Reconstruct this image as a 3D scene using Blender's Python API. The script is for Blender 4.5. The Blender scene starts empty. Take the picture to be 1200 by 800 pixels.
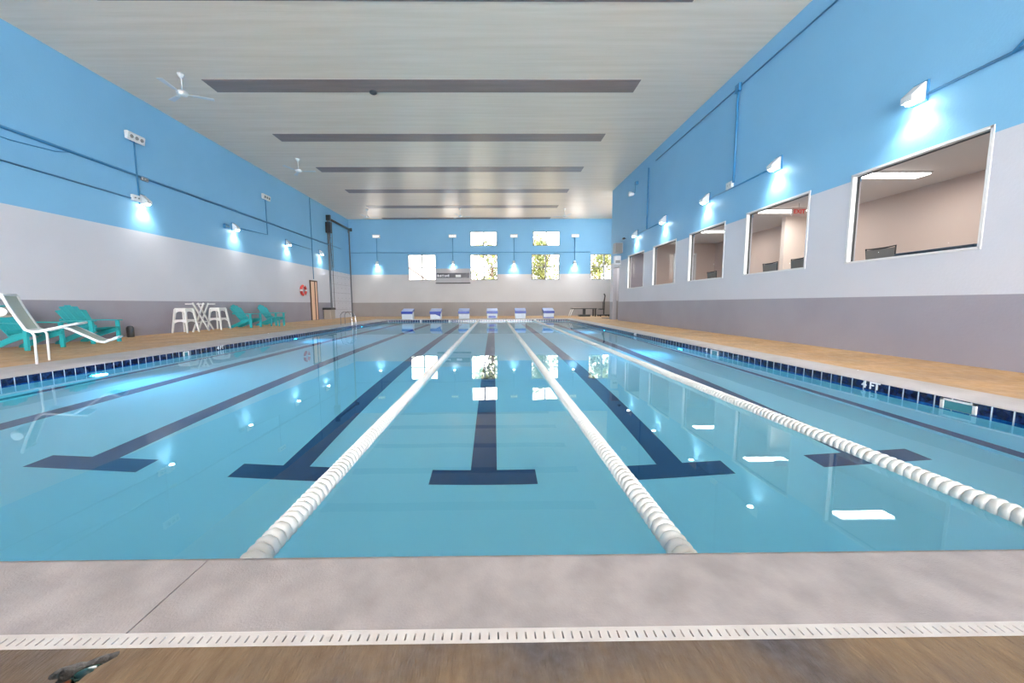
import bpy, bmesh, math, random
from mathutils import Vector, Matrix
random.seed(7)
C = bpy.context.scene.collection
PI = math.pi

# ------------------------------------------------------------------ dimensions (deck top is z = 0)
CAMP = Vector((0, -1.322, 0.942))
WZ = -0.154                      # water level
PXL, PXR, PY0, PY1 = -6.78, 4.72, 0.03, 22.92   # inner faces of the pool
FZ = WZ - 1.245                  # pool floor
XL, XR, YF, HC = -11.257, 7.002, 28.714, 7.51
YC = 21.43                       # where the right wall ends
YB = -12.0                        # the hall is modelled back to here
LW, X0 = 1.833, -0.107

# ------------------------------------------------------------------ materials
def nodes(m):
    m.use_nodes = True
    return m.node_tree.nodes, m.node_tree.links
def P(name, col, rough=.5, metal=0, spec=.5, emit=None, estr=0, var=None, scale=4, stretch=(1,1,1), bump=0, bscale=30, bstretch=(1,1,1), detail=5, coat=0, varpos=(.35,.65)):
    m = bpy.data.materials.new(name)
    N, L = nodes(m)
    b = N['Principled BSDF']
    b.inputs['Base Color'].default_value = (*col, 1)
    b.inputs['Roughness'].default_value = rough
    b.inputs['Metallic'].default_value = metal
    b.inputs['Specular IOR Level'].default_value = spec
    b.inputs['Coat Weight'].default_value = coat
    if emit:
        b.inputs['Emission Color'].default_value = (*emit, 1)
        b.inputs['Emission Strength'].default_value = estr
    if var or bump:
        tc = N.new('ShaderNodeTexCoord')
    if var:
        mp = N.new('ShaderNodeMapping'); mp.inputs['Scale'].default_value = stretch
        L.new(tc.outputs['Object'], mp.inputs['Vector'])
        no = N.new('ShaderNodeTexNoise'); no.inputs['Scale'].default_value = scale; no.inputs['Detail'].default_value = detail
        L.new(mp.outputs[0], no.inputs['Vector'])
        cr = N.new('ShaderNodeValToRGB')
        cr.color_ramp.elements[0].position = varpos[0]; cr.color_ramp.elements[1].position = varpos[1]
        cr.color_ramp.elements[0].color = (*var, 1); cr.color_ramp.elements[1].color = (*col, 1)
        L.new(no.outputs['Fac'], cr.inputs[0]); L.new(cr.outputs[0], b.inputs['Base Color'])
    if bump:
        mp2 = N.new('ShaderNodeMapping'); mp2.inputs['Scale'].default_value = bstretch
        L.new(tc.outputs['Object'], mp2.inputs['Vector'])
        n2 = N.new('ShaderNodeTexNoise'); n2.inputs['Scale'].default_value = bscale; n2.inputs['Detail'].default_value = 4
        L.new(mp2.outputs[0], n2.inputs['Vector'])
        bu = N.new('ShaderNodeBump'); bu.inputs['Strength'].default_value = bump; bu.inputs['Distance'].default_value = .02
        L.new(n2.outputs['Fac'], bu.inputs['Height']); L.new(bu.outputs[0], b.inputs['Normal'])
    return m

M = {}
M['blue'] = P('blue wall paint', (.205,.47,.72), .55, var=(.19,.445,.69), scale=.5, bump=.15, bscale=25)
M['white_wall'] = P('lilac white wall paint', (.63,.635,.70), .5, var=(.60,.605,.665), scale=.6, bump=.12, bscale=25)
M['grey_wall'] = P('grey lilac wall paint', (.33,.315,.37), .45, var=(.30,.285,.34), scale=.8, bump=.12, bscale=25)
M['grey_far'] = P('warm grey wall paint', (.34,.315,.31), .5, var=(.31,.285,.28), scale=.8)
M['white_far'] = P('off white wall paint', (.60,.59,.60), .5, var=(.56,.55,.56), scale=.6)
M['ceiling'] = P('brushed cream ceiling board', (.86,.725,.60), .34, var=(.78,.645,.51), scale=1.2, stretch=(.25,5,1), bump=.3, bscale=6, bstretch=(.25,6,1), spec=.9)
M['strip'] = P('grey brown ceiling board', (.27,.20,.185), .34, var=(.22,.165,.155), scale=1.0, stretch=(.6,8,1), bump=.2, bscale=8, bstretch=(.4,6,1))
M['wood_deck'] = None
M['coping'] = P('pale poured concrete coping', (.325,.292,.294), .6, var=(.235,.212,.216), scale=6.0, bump=.10, bscale=140, detail=10)
M['coping_side'] = P('light painted concrete coping', (.52,.48,.48), .55, var=(.44,.41,.41), scale=3.0, bump=.08, bscale=140, detail=10)
M['plaster'] = P('pale blue pool plaster', (.37,.85,.985), .7, var=(.34,.83,.975), scale=.7, varpos=(.3,.7))
M['mark'] = P('dark navy lane paint', (.004,.062,.185), .6, var=(.003,.052,.16), scale=3)
M['white_plastic'] = P('white plastic', (.78,.78,.78), .4)
M['float'] = P('ivory lane float plastic', (.74,.73,.70), .42)
M['grate'] = P('white drain grate plastic', (.50,.48,.47), .5, var=(.43,.40,.39), scale=9)
M['gutter'] = P('dark gutter channel', (.02,.018,.018), .8)
M['alu'] = P('white painted window aluminium', (.72,.72,.73), .4)
M['far_frame'] = P('grey window frame', (.20,.21,.23), .5)
M['gasket'] = P('dark grey gasket', (.05,.055,.06), .5)
M['teal'] = P('teal resin lumber', (.02,.38,.42), .45, var=(.018,.33,.37), scale=3)
M['sling'] = P('grey green sling fabric', (.52,.57,.51), .8, bump=.3, bscale=200)
M['frame_white'] = P('white powder coated tube', (.80,.80,.80), .35)
M['conduit'] = P('blue painted conduit', (.045,.23,.46), .4)
M['box_white'] = P('white fixture housing', (.72,.73,.74), .4)
M['box_grey'] = P('grey fixture housing', (.36,.37,.38), .5)
M['black'] = P('black metal', (.02,.02,.022), .4)
M['dark'] = P('dark charcoal', (.06,.06,.065), .5)
M['steel'] = P('brushed steel', (.6,.6,.62), .25, metal=1)
M['track'] = P('galvanised track steel', (.18,.20,.23), .4, metal=.4)
M['peach'] = P('peach door paint', (.86,.58,.40), .5)
M['brown'] = P('brown door edge', (.10,.05,.03), .5)
M['red'] = P('red lifebuoy', (.62,.06,.05), .5)
M['block_blue'] = P('royal blue block', (.015,.05,.36), .35)
M['block_top'] = P('pale blue non slip deck', (.40,.50,.78), .6)
M['block_white'] = P('white block body', (.72,.74,.80), .4)
M['beige'] = P('beige bin plastic', (.42,.37,.32), .5)
M['lobby_wall'] = P('warm lobby wall', (.62,.50,.44), .6, var=(.58,.46,.41), scale=.5)
M['lobby_light'] = P('pinkish lobby wall', (.78,.68,.62), .6)
M['lobby_floor'] = P('grey lobby carpet', (.25,.23,.22), .9)
M['lobby_ceiling'] = P('white lobby ceiling', (.75,.70,.67), .7)
M['blue_vinyl'] = P('dark blue vinyl', (.02,.045,.08), .35)
M['mesh_grey'] = P('grey mesh fabric', (.22,.21,.20), .7)
M['tan_top'] = P('tan table top', (.45,.33,.27), .5)
M['bounce_ground'] = P('pale bounce ground', (.60,.52,.42), .9, var=(.5,.44,.35), scale=1)  # ground made pale to bounce sky light up through the windows
M['leaf'] = P('yellow green leaf', (.26,.26,.07), .6, var=(.10,.13,.03), scale=1.5)
M['bark'] = P('bark', (.16,.11,.08), .9)
M['siding'] = P('white siding', (.75,.72,.72), .7)
M['roofing'] = P('pale pink shingle roof', (.52,.40,.38), .8)
M['fascia'] = P('dark fascia', (.10,.08,.08), .6)
M['void'] = P('broken concrete', (.075,.07,.065), .9, var=(.025,.022,.022), scale=25, bump=.8, bscale=60)
M['pipe_green'] = P('dark green pipe', (.006,.03,.025), .15)
M['rust'] = P('rusty debris', (.16,.04,.015), .8)
M['lens_on'] = P('lit lamp lens', (.9,.95,.95), .3, emit=(.86,1,.98), estr=60)
M['lens_off'] = P('flood lamp lens', (.30,.30,.30), .2)
M['lens_added_glow'] = P('lens with added glow', (.8,.75,.7), .3, emit=(1,.9,.8), estr=1.2)  # faint glow added to unlit lenses, to go with the ceiling fill
M['tube_on'] = P('lit fluorescent diffuser', (.9,.9,.9), .3, emit=(1,.97,.93), estr=6)
M['pool_lamp'] = P('lit cyan pool lamp lens', (.1,.8,1), .3, emit=(.03,.62,1), estr=16)
M['exit_face'] = P('pale exit sign face', (.80,.62,.58), .4)
M['exit_red'] = P('red exit lettering', (.7,.03,.03), .4, emit=(1,.08,.06), estr=.15)
M['letter'] = P('white lettering', (.85,.86,.88), .4)
M['board_dark'] = P('dark scoreboard panel', (.05,.05,.07), .3)
M['board_grey'] = P('grey scoreboard panel', (.42,.41,.44), .5)

# deck: stained tan concrete, broomed, with darker scuffed patches
def deck_mat():
    m = bpy.data.materials.new('stained tan deck concrete'); N, L = nodes(m); b = N['Principled BSDF']; b.inputs['Specular IOR Level'].default_value = .12
    tc = N.new('ShaderNodeTexCoord')
    def noise(scale, st, det=6, rot=0):
        mp = N.new('ShaderNodeMapping'); mp.inputs['Scale'].default_value = st; mp.inputs['Rotation'].default_value = (0,0,rot)
        L.new(tc.outputs['Object'], mp.inputs[0]); n = N.new('ShaderNodeTexNoise'); n.inputs['Scale'].default_value = scale; n.inputs['Detail'].default_value = det
        L.new(mp.outputs[0], n.inputs['Vector']); return n.outputs['Fac']
    def ramp(f, p0, c0, p1, c1):
        r = N.new('ShaderNodeValToRGB'); e = r.color_ramp.elements
        e[0].position, e[1].position = p0, p1; e[0].color = (*c0,1); e[1].color = (*c1,1); L.new(f, r.inputs[0]); return r.outputs[0]
    def mix(f, a, c, t='MIX'):
        x = N.new('ShaderNodeMix'); x.data_type = 'RGBA'; x.blend_type = t
        if isinstance(f, float): x.inputs['Factor'].default_value = f
        else: L.new(f, x.inputs['Factor'])
        L.new(a, x.inputs['A']); L.new(c, x.inputs['B']); return x.outputs['Result']
    base = ramp(noise(1.1,(1,1,1)), .35, (.47,.28,.135), .65, (.66,.41,.205))
    streak = ramp(noise(14,(2.6,.6,1),8,.25), .36, (.34,.21,.12), .62, (.70,.46,.25))
    c = mix(.38, base, streak)
    fm = ramp(noise(1.6,(1,1,1),8), .44, (0,0,0), .66, (.22,.22,.22))
    grey = ramp(noise(30,(1,1,1),8), .3, (.15,.125,.115), .7, (.30,.265,.25))
    c = mix(fm, c, grey)
    L.new(c, b.inputs['Base Color'])
    L.new(ramp(noise(5,(1,1,1)), .3, (.38,)*3, .7, (.6,)*3), b.inputs['Roughness'])
    bu = N.new('ShaderNodeBump'); bu.inputs['Strength'].default_value = .45; bu.inputs['Distance'].default_value = .006
    L.new(noise(60,(2,.4,1),6,.25), bu.inputs['Height']); L.new(bu.outputs[0], b.inputs['Normal'])
    return m
M['deck'] = deck_mat()
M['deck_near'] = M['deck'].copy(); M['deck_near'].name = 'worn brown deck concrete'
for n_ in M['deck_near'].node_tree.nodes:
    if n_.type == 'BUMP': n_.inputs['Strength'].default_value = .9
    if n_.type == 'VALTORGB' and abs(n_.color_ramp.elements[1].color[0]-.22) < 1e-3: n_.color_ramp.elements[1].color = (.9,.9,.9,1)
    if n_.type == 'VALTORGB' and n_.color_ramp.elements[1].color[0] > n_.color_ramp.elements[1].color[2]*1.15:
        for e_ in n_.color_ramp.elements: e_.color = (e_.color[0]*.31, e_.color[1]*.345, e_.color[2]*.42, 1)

def tile_mat():   # navy tiles with pale grout, 0.155 m wide, as a wall band
    m = bpy.data.materials.new('navy waterline tiles'); N, L = nodes(m); b = N['Principled BSDF']
    tc = N.new('ShaderNodeTexCoord'); sp = N.new('ShaderNodeSeparateXYZ'); L.new(tc.outputs['Object'], sp.inputs[0])
    ad = N.new('ShaderNodeMath'); ad.operation = 'ADD'; L.new(sp.outputs['X'], ad.inputs[0]); L.new(sp.outputs['Y'], ad.inputs[1])
    dv = N.new('ShaderNodeMath'); dv.operation = 'DIVIDE'; L.new(ad.outputs[0], dv.inputs[0]); dv.inputs[1].default_value = .1553
    fr = N.new('ShaderNodeMath'); fr.operation = 'FRACT'; L.new(dv.outputs[0], fr.inputs[0])
    lt = N.new('ShaderNodeMath'); lt.operation = 'LESS_THAN'; L.new(fr.outputs[0], lt.inputs[0]); lt.inputs[1].default_value = .085
    no = N.new('ShaderNodeTexNoise'); no.inputs['Scale'].default_value = 16; no.inputs['Detail'].default_value = 6; L.new(tc.outputs['Object'], no.inputs['Vector'])
    cr = N.new('ShaderNodeValToRGB'); e = cr.color_ramp.elements; e[0].position = .46; e[1].position = .72; e[0].color = (.001,.004,.038,1); e[1].color = (.018,.045,.14,1)
    L.new(no.outputs['Fac'], cr.inputs[0])
    mx = N.new('ShaderNodeMix'); mx.data_type = 'RGBA'; L.new(lt.outputs[0], mx.inputs['Factor']); L.new(cr.outputs[0], mx.inputs['A']); mx.inputs['B'].default_value = (.62,.68,.74,1)
    L.new(mx.outputs['Result'], b.inputs['Base Color']); b.inputs['Roughness'].default_value = .18
    return m
M['tile'] = tile_mat()
def tile2_mat():
    m = M['tile'].copy(); m.name = 'azure submerged tiles'
    for n in m.node_tree.nodes:
        if n.type == 'VALTORGB':
            n.color_ramp.elements[0].color = (.0,.10,.40,1); n.color_ramp.elements[1].color = (.01,.22,.60,1)
    return m
M['tile_low'] = tile2_mat()

def water_mat():
    m = bpy.data.materials.new('clear pool water'); N, L = nodes(m); N.remove(N['Principled BSDF'])
    g = N.new('ShaderNodeBsdfGlass'); g.inputs['IOR'].default_value = 1.333; g.inputs['Roughness'].default_value = 0.0; g.inputs['Color'].default_value = (.93,.985,1,1)
    tc = N.new('ShaderNodeTexCoord'); no = N.new('ShaderNodeTexNoise'); no.inputs['Scale'].default_value = 1.6; no.inputs['Detail'].default_value = 1
    L.new(tc.outputs['Object'], no.inputs['Vector'])
    bu = N.new('ShaderNodeBump'); bu.inputs['Strength'].default_value = .035; bu.inputs['Distance'].default_value = .02
    L.new(no.outputs['Fac'], bu.inputs['Height']); L.new(bu.outputs[0], g.inputs['Normal'])
    L.new(g.outputs[0], N['Material Output'].inputs[0]); return m
M['water'] = water_mat()
def pane_mat():
    m = bpy.data.materials.new('thin window glass'); N, L = nodes(m); N.remove(N['Principled BSDF'])
    t = N.new('ShaderNodeBsdfTransparent'); t.inputs[0].default_value = (.93,.95,.95,1)
    g = N.new('ShaderNodeBsdfGlossy'); g.inputs['Roughness'].default_value = 0.0
    f = N.new('ShaderNodeLayerWeight'); f.inputs[0].default_value = .12
    mu = N.new('ShaderNodeMath'); mu.operation = 'MULTIPLY'; mu.inputs[1].default_value = .8; L.new(f.outputs['Fresnel'], mu.inputs[0])
    mx = N.new('ShaderNodeMixShader'); L.new(mu.outputs[0], mx.inputs[0]); L.new(t.outputs[0], mx.inputs[1]); L.new(g.outputs[0], mx.inputs[2])
    L.new(mx.outputs[0], N['Material Output'].inputs[0]); return m
M['pane'] = pane_mat()
M['pane_dimming'] = M['pane'].copy(); M['pane_dimming'].name = 'dimming window glass'
for n_ in M['pane_dimming'].node_tree.nodes:
    if n_.type == 'BSDF_TRANSPARENT': n_.inputs[0].default_value = (.34,.345,.33,1)  # tint added to dim the bright sky behind the far panes

# ------------------------------------------------------------------ mesh helpers
class MB:
    def __init__(s): s.bm = bmesh.new(); s.mats = []
    def mi(s, m):
        if m not in s.mats: s.mats.append(m)
        return s.mats.index(m)
    def box(s, x0, x1, y0, y1, z0, z1, m=None, rot=None, piv=None):
        vs = [s.bm.verts.new((x, y, z)) for z in (z0, z1) for x, y in ((x0,y0),(x1,y0),(x1,y1),(x0,y1))]
        fs = [(0,3,2,1),(4,5,6,7),(0,1,5,4),(1,2,6,5),(2,3,7,6),(3,0,4,7)]
        out = [s.bm.faces.new([vs[i] for i in f]) for f in fs]
        if m: 
            for f in out: f.material_index = s.mi(m)
        if rot is not None:
            c = Vector(piv) if piv else Vector(((x0+x1)/2,(y0+y1)/2,(z0+z1)/2))
            for v in vs: v.co = c + rot @ (v.co - c)
        return vs
    def bar(s, a, b, w, t, m=None, up=(0,0,1), w2=None, t2=None):   # a tapered rectangular bar from a to b
        a, b = Vector(a), Vector(b); d = (b-a).normalized(); u = Vector(up)
        if abs(d.dot(u)) > .95: u = Vector((1,0,0))
        sx = d.cross(u).normalized(); sy = sx.cross(d)
        w2 = w if w2 is None else w2; t2 = t if t2 is None else t2
        vs = []
        for p, ww, tt in ((a,w,t),(b,w2,t2)):
            for i, j in ((-1,-1),(1,-1),(1,1),(-1,1)): vs.append(s.bm.verts.new(p + sx*ww/2*i + sy*tt/2*j))
        for f in ((3,2,1,0),(4,5,6,7),(0,1,5,4),(1,2,6,5),(2,3,7,6),(3,0,4,7)):
            fc = s.bm.faces.new([vs[i] for i in f])
            if m: fc.material_index = s.mi(m)
    def tube(s, pts, r, n=10, m=None, radii=None, cap=True):
        pts = [Vector(p) for p in pts]; rings = []; prev = None
        for i, p in enumerate(pts):
            if i == 0: d = pts[1]-pts[0]
            elif i == len(pts)-1: d = pts[-1]-pts[-2]
            else: d = (pts[i+1]-p).normalized() + (p-pts[i-1]).normalized()
            d.normalize()
            if prev is None:
                u = Vector((0,0,1)) if abs(d.z) < .9 else Vector((1,0,0))
                u = (u - d*u.dot(d)).normalized()
            else: u = (prev - d*prev.dot(d)).normalized()
            prev = u; v = d.cross(u); rr = radii[i] if radii else r
            rings.append([s.bm.verts.new(p + (u*math.cos(2*PI*k/n) + v*math.sin(2*PI*k/n))*rr) for k in range(n)])
        for A, B in zip(rings, rings[1:]):
            for k in range(n):
                f = s.bm.faces.new((A[k], A[(k+1)%n], B[(k+1)%n], B[k])); f.smooth = True
                if m: f.material_index = s.mi(m)
        if cap:
            for R_ in (rings[0][::-1], rings[-1]):
                f = s.bm.faces.new(R_)
                if m: f.material_index = s.mi(m)
    def lathe(s, prof, n=20, axis='Z', o=(0,0,0), m=None):
        o = Vector(o); rings = []
        for r, h in prof:
            ring = []
            for k in range(n):
                a = 2*PI*k/n; c, q = r*math.cos(a), r*math.sin(a)
                co = {'Z': (c,q,h), 'Y': (q,h,c), 'X': (h,c,q)}[axis]
                ring.append(s.bm.verts.new(o + Vector(co)))
            rings.append(ring)
        for A, B in zip(rings, rings[1:]):
            for k in range(n):
                f = s.bm.faces.new((A[k], A[(k+1)%n], B[(k+1)%n], B[k])); f.smooth = True
                if m: f.material_index = s.mi(m)
        for R_ in (rings[0][::-1], rings[-1]):
            f = s.bm.faces.new(R_)
            if m: f.material_index = s.mi(m)
    def prism(s, pts, off, m=None):     # polygon swept by a vector
        off = Vector(off); a = [s.bm.verts.new(p) for p in pts]; b = [s.bm.verts.new(Vector(p)+off) for p in pts]
        n = len(a); fs = [s.bm.faces.new(a[::-1]), s.bm.faces.new(b)] + [s.bm.faces.new((a[i], a[(i+1)%n], b[(i+1)%n], b[i])) for i in range(n)]
        if m:
            for f in fs: f.material_index = s.mi(m)
    def quad(s, p, m=None):
        f = s.bm.faces.new([s.bm.verts.new(q) for q in p])
        if m: f.material_index = s.mi(m)
    def build(s, name, mat=None, parent=None, bevel=0, origin=None, norm=True):
        if norm: bmesh.ops.recalc_face_normals(s.bm, faces=s.bm.faces)
        if bevel:
            ed = [e for e in s.bm.edges if len(e.link_faces) == 2 and e.calc_face_angle(0) > .6]
            bmesh.ops.bevel(s.bm, geom=ed, offset=bevel, segments=2, affect='EDGES', profile=.6)
        if origin is not None:
            bmesh.ops.translate(s.bm, verts=s.bm.verts, vec=-Vector(origin))
        me = bpy.data.meshes.new(name); s.bm.to_mesh(me); s.bm.free()
        for mm in (s.mats or [mat]):
            me.materials.append(mm)
        o = bpy.data.objects.new(name, me); C.objects.link(o)
        if parent: o.parent = parent
        if origin is not None: o.location = origin
        return o
def tag(o, label=None, cat=None, group=None, kind=None):
    if label: o['label'] = label
    if cat: o['category'] = cat
    if group: o['group'] = group
    if kind: o['kind'] = kind
    return o
def empty(name, loc=(0,0,0), rz=0, label=None, cat=None, group=None, kind=None):
    o = bpy.data.objects.new(name, None); C.objects.link(o); o.location = loc; o.rotation_euler = (0,0,rz); o.empty_display_size = .1
    return tag(o, label, cat, group, kind)
def copy_tree(o, parent=None):
    c = o.copy(); C.objects.link(c); c.parent = parent
    for ch in list(o.children): copy_tree(ch, c)
    return c
def text_mesh(s, size, depth=.004):
    cu = bpy.data.curves.new('t', 'FONT'); cu.body = s; cu.size = size; cu.extrude = depth; cu.align_x = 'CENTER'; cu.align_y = 'CENTER'; cu.offset = size*.015
    o = bpy.data.objects.new('t', cu); C.objects.link(o)
    me = bpy.data.meshes.new_from_object(o.evaluated_get(bpy.context.evaluated_depsgraph_get()))
    bpy.data.objects.remove(o); bpy.data.curves.remove(cu); return me
def text_obj(name, s, size, mat, parent, mtx):
    me = text_mesh(s, size); me.materials.clear(); me.materials.append(mat); me.transform(mtx)
    o = bpy.data.objects.new(name, me); C.objects.link(o); o.parent = parent; return o
# orientation matrices: text facing -Y (readable from the camera side), +X and -X
FACE_NY = Matrix(((1,0,0,0),(0,0,-1,0),(0,1,0,0),(0,0,0,1)))
FACE_NX = Matrix(((0,0,-1,0),(-1,0,0,0),(0,1,0,0),(0,0,0,1)))
FACE_PX = Matrix(((0,0,1,0),(1,0,0,0),(0,1,0,0),(0,0,0,1)))
def light(name, kind, loc, energy, parent=None, color=(1,1,1), aim=None, **kw):
    d = bpy.data.lights.new(name, kind); d.energy = energy; d.color = color
    for k, v in kw.items(): setattr(d, k, v)
    o = bpy.data.objects.new(name, d); C.objects.link(o); o.location = loc
    if aim is not None: o.rotation_euler = Vector(aim).to_track_quat('-Z', 'Y').to_euler()
    if parent: o.parent = parent
    return o

# ------------------------------------------------------------------ walls
def wall_x(name, x0, x1, ya, yb, holes, bands, z0=0, z1=HC):
    """wall along Y between x0 and x1, with rectangular holes (y0,y1,z0,z1) and paint bands [(z, mat)...]"""
    w = MB(); ys = sorted({ya, yb, *[h[0] for h in holes], *[h[1] for h in holes]}); zs = sorted({z0, z1, *[h[2] for h in holes], *[h[3] for h in holes], *[b[0] for b in bands if z0 < b[0] < z1]})
    for y0_, y1_ in zip(ys, ys[1:]):
        for a, b in zip(zs, zs[1:]):
            if any(h[0] <= y0_ and y1_ <= h[1] and h[2] <= a and b <= h[3] for h in holes): continue
            m = [mm for zz, mm in bands if a >= zz-1e-6][-1]
            w.box(x0, x1, y0_, y1_, a, b, m)
    bmesh.ops.remove_doubles(w.bm, verts=w.bm.verts, dist=1e-5)
    return w
def wall_y(x0, x1, y0, y1, holes, bands, z0=0, z1=HC):
    w = MB(); xs = sorted({x0, x1, *[h[0] for h in holes], *[h[1] for h in holes]}); zs = sorted({z0, z1, *[h[2] for h in holes], *[h[3] for h in holes], *[b[0] for b in bands if z0 < b[0] < z1]})
    for a0, a1 in zip(xs, xs[1:]):
        for a, b in zip(zs, zs[1:]):
            if any(h[0] <= a0 and a1 <= h[1] and h[2] <= a and b <= h[3] for h in holes): continue
            m = [mm for zz, mm in bands if a >= zz-1e-6][-1]
            w.box(a0, a1, y0, y1, a, b, m)
    bmesh.ops.remove_doubles(w.bm, verts=w.bm.verts, dist=1e-5)
    return w
S = 'structure'
bandsL = [(0, M['grey_wall']), (1.10, M['white_wall']), (3.30, M['blue'])]
bandsR = [(0, M['grey_wall']), (1.042, M['white_wall']), (3.285, M['blue'])]
bandsF = [(0, M['grey_far']), (1.10, M['white_far']), (3.28, M['blue'])]
DOOR_Y0, DOOR_Y1 = 22.1, 22.9
tag(wall_x('w', XL-.2, XL, YB, YF+.2, [], bandsL).build('wall_left', norm=False), kind=S)
RW = [(4.13,6.22),(7.20,9.30),(10.26,12.35),(13.32,15.42),(16.42,18.52)]
WZ0, WZ1 = 1.71, 3.39
holesR = [(a, b, WZ0, WZ1) for a, b in RW] + [(19.85, 20.85, 0, 3.0)]
tag(wall_x('w', XR, XR+.18, YB, YC, holesR, bandsR).build('wall_right', norm=False), kind=S)
WX = 11.0
FW = [(-6.69,-4.53),(-1.82,.31),(2.99,5.20),(7.62,9.80)]
FU = [(-1.80,.28),(3.08,5.20)]
holesF = [(a, b, 2.83, 4.82) for a, b in FW] + [(a, b, 5.46, 6.57) for a, b in FU]
tag(wall_y(XL-.2, WX+.2, YF, YF+.2, holesF, bandsF).build('wall_far', norm=False), kind=S)
tag(wall_y(XR+.18, WX, YC-.18, YC, [], bandsF).build('wall_return', norm=False), kind=S)

tag(wall_y(XL-.2, XR+.18, YB-.2, YB, [(-5.5, 6.9, 0, 4.9)], bandsF).build('wall_near', norm=False), kind=S)  # opening in this unseen wall added to let sky light into the hall
tag(wall_x('w', WX, WX+.2, YC-.2, YF, [(22.2, 24.6, 4.9, 7.3)], bandsF).build('wall_side', norm=False), kind=S)  # unseen high opening, added to light the far end
# ceiling with its grey brown strips
cw = MB(); cw.box(XL-.2, WX+.2, YB, YF+.2, HC, HC+.2); tag(cw.build('ceiling', M['ceiling']), kind=S)
for k in range(-2, 6):
    y = 10.46 + 3.545*k
    t = MB(); t.box(-8.5, 4.39, y, y+.66, HC-.012, HC+.01); tag(t.build('trim_%d' % (k+3), M['strip']), kind=S)

# ------------------------------------------------------------------ deck
COX0, COX1, COY0, COY1 = -7.62, 5.11, -.31, 23.35        # outer edge of the coping
GY = -.358                                               # outer edge of the near grate
fl = MB()
hole = []
hc = Vector((-1.083, -.418))
for k in range(26):
    a = 2*PI*k/26; u = math.cos(a)*.062; v = math.sin(a)*.034
    rr = 1 + .28*math.sin(3*a+.6) + random.uniform(-.1,.1)
    x = hc.x + (u*.86 - v*.5)*rr; y = hc.y + (u*.5 + v*.86)*rr
    hole.append((x, min(y, GY-.006)))
outer = [(XL, YB), (XR+.18, YB), (XR+.18, GY), (XL, GY)]
vo = [fl.bm.verts.new((x, y, 0)) for x, y in outer]; vi = [fl.bm.verts.new((x, y, 0)) for x, y in hole]
ed = [fl.bm.edges.new((r[i], r[(i+1)%len(r)])) for r in (vo, vi) for i in range(len(r))]
bmesh.ops.triangle_fill(fl.bm, edges=ed, use_beauty=True)
for x0, x1, y0, y1 in ((XL, COX0, GY, YF), (COX1, XR+.18, GY, YF), (COX0, COX1, COY1, YF), (XR+.18, WX, YC, YF), (XR+.18, 9.8, 19.2, YC-.18)):
    fl.quad([(x0,y0,0),(x1,y0,0),(x1,y1,0),(x0,y1,0)])
for f in fl.bm.faces: f.material_index = 1 if f.calc_center_median().y > GY else 0
fl.mats = [M['deck_near'], M['deck']]
flo = fl.build('floor', None, norm=False); tag(flo, kind=S)
for p in flo.data.polygons:
    if p.normal.z < 0: p.flip()
# broken pocket in the deck
hb = MB(); rings = []
for f, z in ((1.0, 0), (.93, -.014), (.7, -.034), (.35, -.045)):
    rings.append([hb.bm.verts.new((hc.x+(x-hc.x)*f+(random.uniform(-.003,.003) if z else 0), hc.y+(y-hc.y)*f, z+(random.uniform(-.004,.004) if z else 0))) for x, y in hole])
for A, B in zip(rings, rings[1:]):
    for k in range(26): hb.bm.faces.new((A[k], A[(k+1)%26], B[(k+1)%26], B[k]))
hb.bm.faces.new(rings[-1])
hob = empty('deck_pocket', (0,0,0), label='jagged broken pocket in the tan deck beside the white drain grate', cat='hole')
hb.build('broken_edge', M['void'], hob)
hp = MB(); d = Vector((.86,.5,0)).normalized()
hp.lathe([(.020,-.03),(.0205,.0),(.019,.002),(.0165,.0),(.0155,-.028),(.001,-.029)], 22, 'Z', (0,0,0))
po = hp.build('pipe_stub', M['pipe_green'], hob); po.location = (hc.x+.014, hc.y+.004, -.012); po.rotation_euler = (0,.05,.52); po.scale = (1.5,1,1)
rs = MB(); rs.box(-.018,.018,-.006,.006,-.006,.004); ro = rs.build('rusty_scrap', M['rust'], hob, bevel=.002); ro.location = (hc.x-.03, hc.y-.022, -.024); ro.rotation_euler = (.2,.1,.7)

# coping: rolled nose towards the water, cast in long pieces with fine joints
prof = [(.012,-.3),(.012,-.052),(0,-.052),(0,-.046),(.02,-.033),(.06,-.018),(.11,-.006),(.17,0)]
def coping(name, pts, outer_off, n):
    """pts = (start, end) on the pool edge line; outward direction out"""
    (a, b), out, wdt = pts, n, outer_off
    a, b, out = Vector(a), Vector(b), Vector(out)
    w = MB(); pr = (prof if n[1] >= 0 else [(.012,-.3),(.012,-.052),(0,-.052),(0,-.046),(.006,-.014),(.014,-.004),(.03,0)]) + [(wdt, 0), (wdt, -.3)]
    w.prism([a + out*o + Vector((0,0,z)) for o, z in pr], b-a)
    return tag(w.build(name, M['coping'] if n[1] < 0 else M['coping_side']), kind=S)
jx = -1.068; tn = [9]
def cname():
    tn[0] += 1; return 'trim_%d' % tn[0]
g = .0022
xs = [COX0, -4.6, jx, 2.2, COX1]
for a, b in zip(xs, xs[1:]): coping(cname(), ((a+g, PY0, 0), (b-g, PY0, 0)), PY0-COY0, (0,-1,0))
for a, b in zip(xs, xs[1:]): coping(cname(), ((a+g, PY1, 0), (b-g, PY1, 0)), COY1-PY1, (0,1,0))
ys = [PY0 + (PY1-PY0)*k/6 for k in range(7)]
for a, b in zip(ys, ys[1:]):
    coping(cname(), ((PXL, a+g, 0), (PXL, b-g, 0)), PXL-COX0, (-1,0,0))
    coping(cname(), ((PXR, a+g, 0), (PXR, b-g, 0)), COX1-PXR, (1,0,0))

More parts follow.
